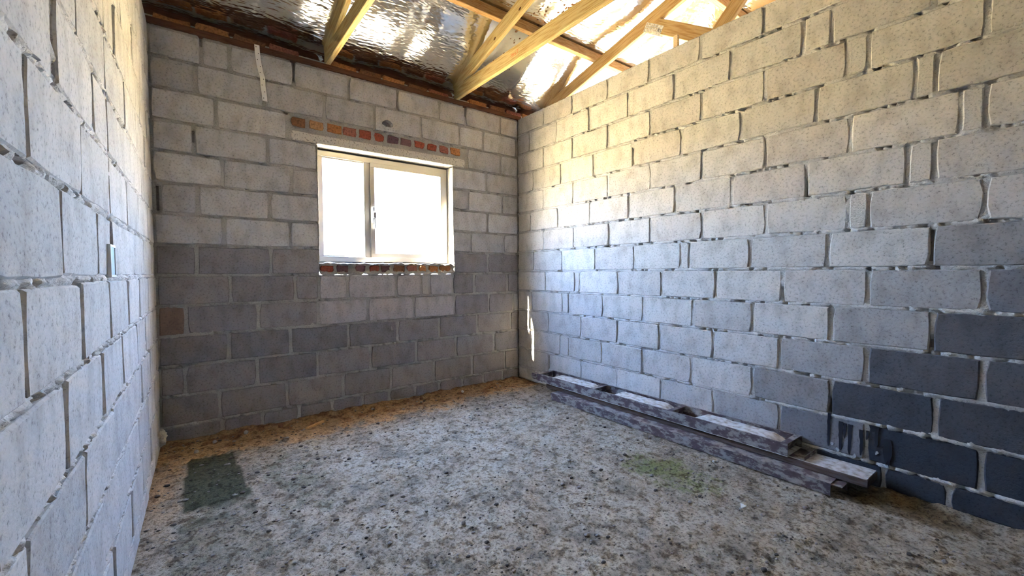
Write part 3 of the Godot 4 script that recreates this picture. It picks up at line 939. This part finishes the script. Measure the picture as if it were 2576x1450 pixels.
# ------------------------------------------------------------------ window
func window() -> void:
	var zf := -3.67
	var o := thing("window_1", "white aluminium sliding window, bright daylight behind the glass", "window", Vector3(0, 0, zf), "", "structure")
	var x0 := 0.836
	var x1 := 2.000
	var y0 := 1.207
	var y1 := 2.094
	var st := begin()
	# outer frame: four mitred members with a step
	add_bar(st, x0, x1, y1 - 0.044, y1, -0.04, 0.0)
	add_bar(st, x0, x1, y0, y0 + 0.044, -0.04, 0.0)
	add_bar(st, x0, x0 + 0.044, y0 + 0.044, y1 - 0.044, -0.04, 0.0)
	add_bar(st, x1 - 0.036, x1, y0 + 0.044, y1 - 0.044, -0.04, 0.0)
	put("frame", done(st), M.alu, o)
	st = begin()
	add_bar(st, x0 + 0.044, 1.226, y1 - 0.054, y1 - 0.044, -0.034, -0.010, 0.001)
	add_bar(st, x0 + 0.044, 1.226, y0 + 0.044, y0 + 0.054, -0.034, -0.010, 0.001)
	add_bar(st, x0 + 0.044, x0 + 0.052, y0 + 0.054, y1 - 0.054, -0.034, -0.010, 0.001)
	put("glazing_bead", done(st), M.alu, o)
	st = begin()
	add_bar(st, 1.214, 1.262, y0 + 0.044, y1 - 0.044, -0.038, -0.002)
	add_bar(st, 1.262, 1.270, y0 + 0.044, y1 - 0.044, -0.030, -0.008, 0.001)
	put("mullion", done(st), M.alu, o)
	var sash := Node3D.new()
	st = begin()
	add_bar(st, 1.266, 1.964, y1 - 0.078, y1 - 0.040, -0.014, 0.008)
	add_bar(st, 1.266, 1.964, y0 + 0.040, y0 + 0.078, -0.014, 0.008)
	add_bar(st, 1.266, 1.302, y0 + 0.078, y1 - 0.078, -0.014, 0.008)
	add_bar(st, 1.930, 1.964, y0 + 0.078, y1 - 0.078, -0.014, 0.008)
	var sm := put("sash", done(st), M.alu, o)
	st = begin()
	add_bar(st, 1.282, 1.296, 1.54, 1.68, 0.008, 0.018)
	add_bar(st, 1.284, 1.306, 1.585, 1.635, 0.018, 0.028)
	add_bar(st, 1.298, 1.308, 1.495, 1.595, 0.012, 0.024)
	put("handle", done(st), M.handle, sm)
	st = begin()
	add_box(st, Vector3(x0 + 0.03, y0 + 0.03, -0.024), Vector3(1.22, y1 - 0.03, -0.020))
	put("pane", done(st), M.glass, o)
	st = begin()
	add_box(st, Vector3(1.29, y0 + 0.06, -0.006), Vector3(1.94, y1 - 0.06, -0.002))
	put("pane", done(st), M.glass, o)
	st = begin()
	add_box(st, Vector3(0.80, y1 - 0.004, -0.036), Vector3(2.04, 2.135, -0.026))
	add_box(st, Vector3(1.996, 1.16, -0.036), Vector3(2.04, y1, -0.026))
	add_box(st, Vector3(0.80, 1.16, -0.036), Vector3(0.840, y1, -0.026))
	add_box(st, Vector3(0.80, 1.16, -0.036), Vector3(2.04, y0 + 0.004, -0.026))
	put("gap_shade", done(st), M.near_black, o)  # dark strips added for the shadow line in the gap round the frame
	sash.free()

# ------------------------------------------------------------------ roof timber
func roof_timber() -> void:
	# wall plate on the window wall
	var o := thing("wall_plate", "dark brown timber plate lying along the top of the window wall", "timber", Vector3(1.3, 2.716, ZB - 0.052))
	put("plank", beam_mesh(3.06, 0.040, 0.114, 0.003), M.plate_wood, o)
	truss(0.90, "pine roof truss resting on the plate left of the window", false)
	truss(2.05, "pine roof truss resting on the plate right of the window", false)
	truss(3.15, "pine roof truss beyond the partition wall with a punched nail plate", true)
	truss(4.30, "pine roof truss over the neighbouring room, farthest from the window", true)
	var labels := ["pine purlin crossing the trusses at the eave", "pine purlin crossing the trusses next up from the eave", "pine purlin crossing the trusses second up from the eave", "pine purlin crossing the trusses third up from the eave", "pine purlin crossing the trusses fourth up from the eave", "pine purlin crossing the trusses highest up the slope"]
	for i in 6:
		var z := -3.79 + 0.945 * i
		if i == 0: continue
		var p := thing("purlin", labels[i], "purlin", Vector3(2.7, chord_top(z) + 0.038, z), "purlins under the roof foil")
		put("beam", beam_mesh(6.4, 0.076, 0.050, 0.003), M.purlin, p)
	# short pale batten standing on the partition against the truss web
	var b := thing("short_batten", "short pale upright batten on top of the partition wall", "batten", Vector3(2.86, 2.70, -1.80))
	st_batten(b)

func st_batten(b: Node3D) -> void:
	var st := begin()
	add_bar(st, -0.012, 0.012, 0.0, 0.115, -0.016, 0.016, 0.003)
	put("stick", done(st), M.batten, b)

func truss(x: float, label: String, beyond: bool) -> void:
	var o := thing("roof_truss", label, "truss", Vector3(x + 0.019, 2.738, ZB), "pine roof trusses")
	var at := func(z: float, y: float) -> Vector3: return Vector3(0, y - 2.738, z - ZB)
	var w := 0.038
	var tie := timber("tie_beam", at.call(-3.60, 2.795), at.call(1.18, 2.795), 0.114, w, M.pine if not beyond else M.pine_b, o)
	var k := sqrt(1.0 + SLOPE * SLOPE)
	var dz := 0.057 * k
	var ch := timber("top_chord", at.call(-3.61, chord_top(-3.61) - dz), at.call(1.15, chord_top(1.15) - dz), 0.114, w, M.pine if not beyond else M.pine_b, o)
	timber("web", at.call(-2.235, chord_top(-2.235) - 0.085), at.call(-1.66, 2.83), 0.110, w * 0.98, M.pine_b, o)
	timber("web", at.call(-1.70, 2.83), at.call(-1.06, chord_top(-1.06) - 0.09), 0.100, w * 0.98, M.pine_b, o)
	timber("web", at.call(-1.0, chord_top(-1.0) - 0.09), at.call(-0.3, 2.83), 0.100, w * 0.98, M.pine_b, o)
	for side in [-1.0, 1.0]:
		var pl := put("nail_plate", plate_mesh(), M.galv, o)
		# lies on the face of the joint between chord and web
		var d := Vector3(0, -0.13, 0.205).normalized()
		var n := Vector3(side, 0, 0)
		pl.transform = Transform3D(Basis(d, n.cross(d).normalized(), n), at.call(-2.195, 3.135) + n * (w / 2 + 0.0008))
		if side < 0.0:
			var tm := TextMesh.new()
			tm.text = "AS"
			tm.font_size = 20
			tm.pixel_size = 0.0018
			tm.depth = 0.0008
			var lt := put("stamp", tm, M.near_black, pl)
			lt.position = Vector3(0.072, 0, 0.0012)
			lt.rotation.z = 0.0
	if not beyond:
		var hp := put("nail_plate", plate_mesh(), M.galv, o)
		var n := Vector3(1, 0, 0)
		hp.transform = Transform3D(Basis(Vector3(0, SLOPE, 1).normalized(), n.cross(Vector3(0, SLOPE, 1).normalized()), n), at.call(-3.47, 2.86) + n * (w / 2 + 0.0008))
	# knots
	for q in ([[-2.60, 0.030], [-2.93, 0.022], [-2.15, 0.02]] if not beyond else []):
		var kn := put("knot", disc(0.011, 0.0175), M.knot, ch)
		var z: float = q[0]
		var t := (z + 3.61) / (1.15 + 3.61) - 0.5
		kn.position = Vector3(t * (4.76 * k), q[1], -w / 2 - 0.0004)
	if absf(x - 2.05) < 0.01:
		# handwritten mark in red crayon, hardly legible
		var tm := TextMesh.new()
		tm.text = "ms7"
		tm.font_size = 20
		tm.pixel_size = 0.0024
		tm.depth = 0.0006
		var lt := put("crayon_mark", tm, mat(lin(0.52, 0.20, 0.09)), tie)
		lt.transform = Transform3D(Basis(Vector3(1, 0, 0), Vector3(0, 1, 0), Vector3(0, 0, 1)), Vector3((-2.70 + 3.60) - 2.39, 0.0, 0.0))
		# on the face that looks at the room (-x)
		lt.transform = tie.transform.affine_inverse() * Transform3D(Basis(Vector3(0, 0, 1), Vector3(0, 1, 0), Vector3(-1, 0, 0)), at.call(-2.66, 2.795) + Vector3(-w / 2 - 0.0006, 0, 0))

func disc(r: float, r2: float) -> ArrayMesh:
	var st := begin()
	for i in 10:
		var a := TAU * i / 10.0
		var b := TAU * (i + 1) / 10.0
		tri(st, Vector3.ZERO, Vector3(cos(b) * r2, sin(b) * r, 0), Vector3(cos(a) * r2, sin(a) * r, 0))
	return done(st)

# punched plate with rows of teeth slots
func plate_mesh() -> ArrayMesh:
	var st := begin()
	var hx := 0.095
	var hy := 0.036
	# a grid with the slots left open
	var xs := [-hx]
	for i in 7:
		xs.append(-0.085 + i * 0.019)
		xs.append(-0.085 + i * 0.019 + 0.009)
	xs.append(hx)
	var ys := [-hy]
	for j in 4:
		ys.append(-0.029 + j * 0.0165)
		ys.append(-0.029 + j * 0.0165 + 0.0075)
	ys.append(hy)
	for i in xs.size() - 1:
		for j in ys.size() - 1:
			if i % 2 == 1 and j % 2 == 1: continue
			add_box(st, Vector3(xs[i], ys[j], -0.0008), Vector3(xs[i + 1], ys[j + 1], 0.0008))
	return done(st)

# ------------------------------------------------------------------ roof foil
func foil_height(x: float, z: float) -> float:
	var base := chord_top(z) + 0.082
	# hangs between the purlins
	var t := fposmod((z + 3.79) / 0.945, 1.0)
	var sag := sin(PI * t)
	if z < -3.3175: sag = 1.0
	base -= 0.036 * sag * sag
	# let down a little further towards the wall plate
	var e := clampf((-3.02 - z) / 0.60, 0.0, 1.0)
	base -= 0.095 * e
	# broad puckers, and folds that run down the slope
	base += 0.014 * na.get_noise_2d(x * 1.3, z * 1.0) * sag
	base += 0.010 * nb.get_noise_2d(x * 3.2 + 4.0, z * 1.2) * sag
	for f in [[2.36, 0.05, 0.008], [2.66, 0.06, -0.009], [2.92, 0.05, 0.009], [1.55, 0.10, 0.007], [1.25, 0.07, -0.005], [0.55, 0.08, 0.005], [3.4, 0.06, -0.008], [3.75, 0.08, 0.007]]:
		var d: float = (x - f[0] - 0.10 * (z + 2.8)) / f[1]
		base += f[2] * exp(-d * d) * sag
	return base

func foil() -> void:
	var o := thing("ceiling", "creased silver foil lining under the roof sheets", "ceiling", Vector3.ZERO, "", "structure")
	var st := SurfaceTool.new()
	st.begin(Mesh.PRIMITIVE_TRIANGLES)
	st.set_smooth_group(0)
	var x0 := -0.25
	var x1 := 6.04
	var z0 := -3.70
	var z1 := 1.19
	var W := int((x1 - x0) / 0.03) + 1
	var H := int((z1 - z0) / 0.022) + 1
	for j in H:
		var z := lerpf(z0, z1, float(j) / (H - 1))
		for i in W:
			var x := lerpf(x0, x1, float(i) / (W - 1))
			st.add_vertex(Vector3(x, foil_height(x, z), z))
	for j in H - 1:
		for i in W - 1:
			var a := j * W + i
			for k in [a, a + W, a + 1, a + 1, a + W, a + W + 1]: st.add_index(k)
	st.generate_normals()
	put("foil", st.commit(), M.foil, o)
	# flakes where the silver has gone, gathered along one fold
	st = begin()
	for i in 170:
		var t := rng.randf()
		var z := lerpf(-3.30, -2.30, t)
		var along := rng.randf() < 0.45
		var x := 2.50 + 0.10 * (z + 2.8) + (rng.randf_range(-0.012, 0.012) if along else rng.randf_range(-0.20, 0.03))
		var r := rng.randf_range(0.003, 0.011)
		var pts := []
		var n := 6
		for q in n:
			var an := TAU * q / n
			var px := x + cos(an) * r * rng.randf_range(0.5, 1.3)
			var pz := z + sin(an) * r * rng.randf_range(0.6, 1.6)
			pts.append(Vector3(px, foil_height(px, pz) - 0.0022, pz))
		for q in range(1, n - 1): tri(st, pts[0], pts[q], pts[q + 1])
	var fl := put("flaked_spots", done(st), M.foil_fleck, o)
	fl.set_meta("kind", "stuff")

# ------------------------------------------------------------------ small things on the walls
func small_fixings() -> void:
	# galvanised tie-down strap below the plate
	var s := thing("tie_strap", "galvanised perforated strap hanging down the blocks under the wall plate", "strap", Vector3(0.46, 2.35, ZB))
	var prof := [[-0.021, 0.385, 0.010], [-0.019, 0.33, 0.010], [-0.010, 0.25, 0.008], [0.002, 0.19, 0.010], [0.008, 0.165, 0.018], [0.010, 0.10, 0.020], [0.016, 0.05, 0.016], [0.020, 0.0, 0.012]]
	var st := begin()
	for i in prof.size() - 1:
		var a: Array = prof[i + 1]
		var b: Array = prof[i]
		var hw := 0.016
		quad(st, Vector3(a[0] - hw, a[1], a[2]), Vector3(a[0] + hw, a[1], a[2]), Vector3(b[0] + hw, b[1], b[2]), Vector3(b[0] - hw, b[1], b[2]))
		quad(st, Vector3(a[0] + hw, a[1], a[2] - 0.0012), Vector3(a[0] - hw, a[1], a[2] - 0.0012), Vector3(b[0] - hw, b[1], b[2] - 0.0012), Vector3(b[0] + hw, b[1], b[2] - 0.0012))
		for sd in [-1.0, 1.0]:
			var p := Vector3(a[0] + hw * sd, a[1], a[2])
			var q := Vector3(b[0] + hw * sd, b[1], b[2])
			var t := Vector3(0, 0, -0.0012)
			if sd > 0.0: quad(st, p, p + t, q + t, q)
			else: quad(st, p + t, p, q, q + t)
	put("band", done(st), M.strap, s)
	for i in 9:
		var t := i / 8.0
		var y := lerpf(0.37, 0.02, t)
		var k := 0
		while k < prof.size() - 2 and prof[k + 1][1] > y: k += 1
		var f: float = (prof[k][1] - y) / (prof[k][1] - prof[k + 1][1])
		var px: float = lerpf(prof[k][0], prof[k + 1][0], f)
		var pz: float = lerpf(prof[k][2], prof[k + 1][2], f)
		var h := put("hole", disc(0.003, 0.003), M.dark_hole, s)
		h.basis = Basis(Vector3(-1, 0, 0), Vector3.UP, Vector3(0, 0, -1))
		h.position = Vector3(px + (0.006 if i % 2 else -0.006), y, pz + 0.0006)
	# torn bits of foil at the truss heels
	for q in [[0.855, 2.765], [2.005, 2.775], [2.745, 2.790]]:
		var b := thing("foil_scrap", ["torn foil scrap at the heel of the truss left of the window", "torn foil scrap at the heel of the truss right of the window", "torn foil scrap in the corner above the partition wall"][used.get("foil_scrap", 0)], "foil scrap", Vector3(q[0], q[1], ZB + 0.012))
		st = begin()
		var c := [Vector3(-0.022, 0.035, -0.03), Vector3(0.020, 0.030, -0.02), Vector3(0.026, -0.010, 0.006), Vector3(0.004, -0.030, 0.004), Vector3(-0.012, 0.0, 0.012)]
		for i in range(1, 4): tri(st, c[0], c[i + 1], c[i])
		for i in range(1, 4): tri(st, c[0] + Vector3(0, 0, -0.001), c[i] + Vector3(0, 0, -0.001), c[i + 1] + Vector3(0, 0, -0.001))
		put("sheet", done(st), M.foil, b)

# ------------------------------------------------------------------ steel sections and plank lying along the right wall
func steel_and_timber_on_floor() -> void:
	var th := 0.003
	# inverted channel on the floor
	var o := thing("steel_channel", "long upturned steel channel spotted with cement, lowest of the stack on the floor", "steel channel", Vector3(2.507, 0.0, -1.735))
	var st := begin()
	var l := 1.02
	# modelled along z: use boxes, front leg, web on top, rear leg with lip
	add_box(st, Vector3(0.0, 0.002, -l), Vector3(th, 0.060, l))
	put("front_leg", done(st), M.steel, o)
	st = begin()
	add_box(st, Vector3(0.0, 0.060, -l), Vector3(0.150, 0.060 + th, l))
	put("web", done(st), M.steel, o)
	st = begin()
	add_box(st, Vector3(0.150 - th, 0.006, -l), Vector3(0.150, 0.060, l))
	put("rear_leg", done(st), M.steel, o)
	# offset end of a second section nested inside
	st = begin()
	add_box(st, Vector3(0.010, 0.054, l - 0.1), Vector3(0.090, 0.057, l + 0.045))
	add_box(st, Vector3(0.087, 0.018, l - 0.1), Vector3(0.090, 0.054, l + 0.045))
	put("nested_end", done(st), M.steel, o)
	st = begin()
	for i in 8:
		var a := PI * 0.5 + PI * 0.75 * i / 8.0
		var b := PI * 0.5 + PI * 0.75 * (i + 1) / 8.0
		var p := Vector3(0.006, 0.046 + 0.016 * sin(a), -l + 0.016 * cos(a))
		var q := Vector3(0.006, 0.046 + 0.016 * sin(b), -l + 0.016 * cos(b))
		quad(st, p, q, q + Vector3(0.05, 0, 0), p + Vector3(0.05, 0, 0))
		quad(st, p + Vector3(0.05, -0.002, 0.001), q + Vector3(0.05, -0.002, 0.001), q + Vector3(0, -0.002, 0.001), p + Vector3(0, -0.002, 0.001))
	put("curled_lip", done(st), M.steel, o)

	# plank on top of the channel
	o = thing("plank", "heavy grey plank with a dusty top lying between the channel and the steel tray", "plank", Vector3(2.590, 0.0, -1.75))
	st = begin()
	add_bar(st, -1.16, 1.16, 0.063, 0.100, 0.0, 0.165, 0.004)
	var pm := put("board", done(st), M.plank_side, o)
	pm.transform = Transform3D(Basis(Vector3(0, 0, 1), Vector3(0, 1, 0), Vector3(-1, 0, 0)), Vector3(0.165, 0, 0))
	st = begin()
	add_bar(st, -1.157, 1.157, 0.100, 0.1045, 0.002, 0.163, 0.002)
	pm = put("dust_layer", done(st), M.plank_top, o)
	pm.transform = Transform3D(Basis(Vector3(0, 0, 1), Vector3(0, 1, 0), Vector3(-1, 0, 0)), Vector3(0.165, 0, 0))
	for i in 2:
		var z: float = [-2.70, -1.13][i]
		var pb := thing("packing_brick", ["brown brick under the far end of the plank", "brown brick under the near end of the plank"][i], "brick", Vector3(2.715, 0.0, z), "bricks propping the plank")
		st = begin()
		add_bar(st, -0.032, 0.032, 0.0, 0.0625, -0.05, 0.05, 0.004)
		put("brick", done(st), M.brick_brown, pb)

	# steel tray with cross bars
	o = thing("steel_tray", "rusty steel tray with cross bars full of cement dust, topmost of the stack", "steel tray", Vector3(2.573, 0.105, -1.975))
	var h := 0.070
	var w := 0.200
	l = 1.045
	st = begin()
	add_box(st, Vector3(0, 0, -l), Vector3(w, th, l))
	put("bottom", done(st), M.steel_dusty, o)
	st = begin()
	add_box(st, Vector3(0, th, -l), Vector3(th, h, l))
	add_box(st, Vector3(th, h - th, -l), Vector3(0.009, h, l))
	put("front_side", done(st), M.steel, o)
	st = begin()
	add_box(st, Vector3(w - th, th, -l), Vector3(w, h, l))
	add_box(st, Vector3(w - 0.014, h - th, -l), Vector3(w - th, h, l))
	put("rear_side", done(st), M.steel, o)
	for z in [-l + 0.012, -0.375, 0.325, l - 0.020]:
		st = begin()
		add_box(st, Vector3(0.009, h - th - 0.001, z - 0.016), Vector3(w - 0.014, h - 0.001, z + 0.016))
		add_box(st, Vector3(th, th, z - 0.016), Vector3(w - th, h - th - 0.001, z - 0.013))
		put("cross_bar", done(st), M.steel, o)
	# bent plates sticking out of both ends
	st = begin()
	add_box(st, Vector3(0.020, 0.0, l), Vector3(w - 0.02, 0.0025, l + 0.075))
	add_box(st, Vector3(0.020, 0.0025, l + 0.072), Vector3(w - 0.02, 0.022, l + 0.075))
	put("end_plate", done(st), M.steel, o)
	st = begin()
	add_box(st, Vector3(0.0, 0.010, -l - 0.075), Vector3(0.050, 0.013, -l))
	add_box(st, Vector3(0.0, 0.013, -l - 0.075), Vector3(0.003, 0.060, -l - 0.012))
	add_box(st, Vector3(0.0, 0.057, -l - 0.060), Vector3(0.090, 0.060, -l))
	put("end_plate", done(st), M.steel, o)
	# cement dust lying in the three bays
	for q in [[-l + 0.03, -0.395], [-0.30, 0.305], [0.40, l - 0.04]]:
		put("cement_dust", dust_mesh(q[0], q[1], w), M.steel_dusty, o)

func dust_mesh(z0: float, z1: float, w: float) -> ArrayMesh:
	var st := SurfaceTool.new()
	st.begin(Mesh.PRIMITIVE_TRIANGLES)
	st.set_smooth_group(0)
	var n := 40
	var m := 7
	for i in n + 1:
		var z := lerpf(z0, z1, float(i) / n)
		var taper := minf(1.0, 6.0 * minf(float(i) / n, 1.0 - float(i) / n))
		for j in m + 1:
			var x := lerpf(0.004, w - 0.004, float(j) / m)
			var y := 0.003 + taper * (0.042 + 0.006 * float(j) / m * float(j) / m + 0.006 * nb.get_noise_2d(x * 40.0, z * 14.0))
			st.add_vertex(Vector3(x, y, z))
	for i in n:
		for j in m:
			var a := i * (m + 1) + j
			for k in [a, a + 1, a + m + 1, a + 1, a + m + 2, a + m + 1]: st.add_index(k)
	st.generate_normals()
	return st.commit()

# ------------------------------------------------------------------ loose bits on the floor
func debris() -> void:
	var o := thing("wood_offcut", "small pale wood offcut on the brown sand by the window wall", "wood offcut", Vector3(0.728, floor_height(0.728, -3.368) + 0.004, -3.368))
	put("splinter", beam_mesh(0.155, 0.016, 0.026, 0.002), M.stick, o).rotation_degrees.y = 35.0
	o = thing("white_chip", "small white triangular chip lying on the grey floor", "chip", Vector3(2.071, floor_height(2.071, -0.934) + 0.002, -0.934))
	var st := begin()
	var a := Vector3(-0.024, 0.004, 0.004)
	var b := Vector3(0.012, 0.010, -0.016)
	var c := Vector3(0.020, 0.003, 0.008)
	var d := Vector3(0, -0.003, 0)
	tri(st, a, c, b)
	tri(st, a + d, b + d, c + d)
	quad(st, a, a + d, c + d, c)
	quad(st, c, c + d, b + d, b)
	quad(st, b, b + d, a + d, a)
	put("flake", done(st), M.paper, o)
	o = thing("pebble_chip", "single pale stone chip beside the steel channel", "stone", Vector3(2.44, floor_height(2.44, -1.265) + 0.006, -1.265))
	put("stone", lump(0.011), M.mortar_pale, o)
	# a handful of mortar crumbs that can be told apart
	for q in [[0.30, -3.46, 0.016], [0.12, -3.42, 0.013], [0.52, -3.49, 0.018], [1.62, -3.47, 0.016], [2.02, -3.44, 0.013], [0.02, -3.30, 0.014], [1.18, -3.45, 0.012], [0.46, -1.58, 0.012], [0.62, -1.45, 0.014], [0.95, -1.62, 0.010]]:
		var kind: String = ["pebble", "mortar_pale", "brick_brown"][rng.randi() % 3]
		var by := "on the brown sand along the window wall" if q[1] < -3.2 else "out on the open grey floor"
		var look: String = {"pebble": "dull grey", "mortar_pale": "pale cream", "brick_brown": "brown brick"}[kind]
		var s := thing("mortar_crumb", "loose %s crumb lying %s" % [look, by], "crumb", Vector3(q[0], floor_height(q[0], q[1]) + q[2] * 0.4, q[1]), "%s crumbs %s" % [look, by])
		put("crumb", lump(q[2]), M[kind], s)
	# grit
	for g in 2:
		var mm := MultiMesh.new()
		mm.transform_format = MultiMesh.TRANSFORM_3D
		mm.mesh = lump(1.0)
		mm.instance_count = 1500
		for i in mm.instance_count:
			var x := rng.randf_range(-0.18, 2.46)
			var z := rng.randf_range(-3.5, 0.2)
			var r := rng.randf_range(0.0015, 0.0055) if rng.randf() < 0.93 else rng.randf_range(0.006, 0.010)
			var bs := Basis(Vector3.UP, rng.randf() * TAU).scaled(Vector3(r * 1.4, r * 0.7, r))
			mm.set_instance_transform(i, Transform3D(bs, Vector3(x, floor_height(x, z) + r * 0.3, z)))
		var mi := MultiMeshInstance3D.new()
		mi.name = "floor_grit" if g == 0 else "floor_grit_001"
		mi.multimesh = mm
		mi.material_override = M.pebble if g == 0 else M.pebble_dark
		add_child(mi)
		tag(mi, "pale grit strewn over the concrete floor" if g == 0 else "dark grit strewn over the concrete floor", "grit", "", "stuff")
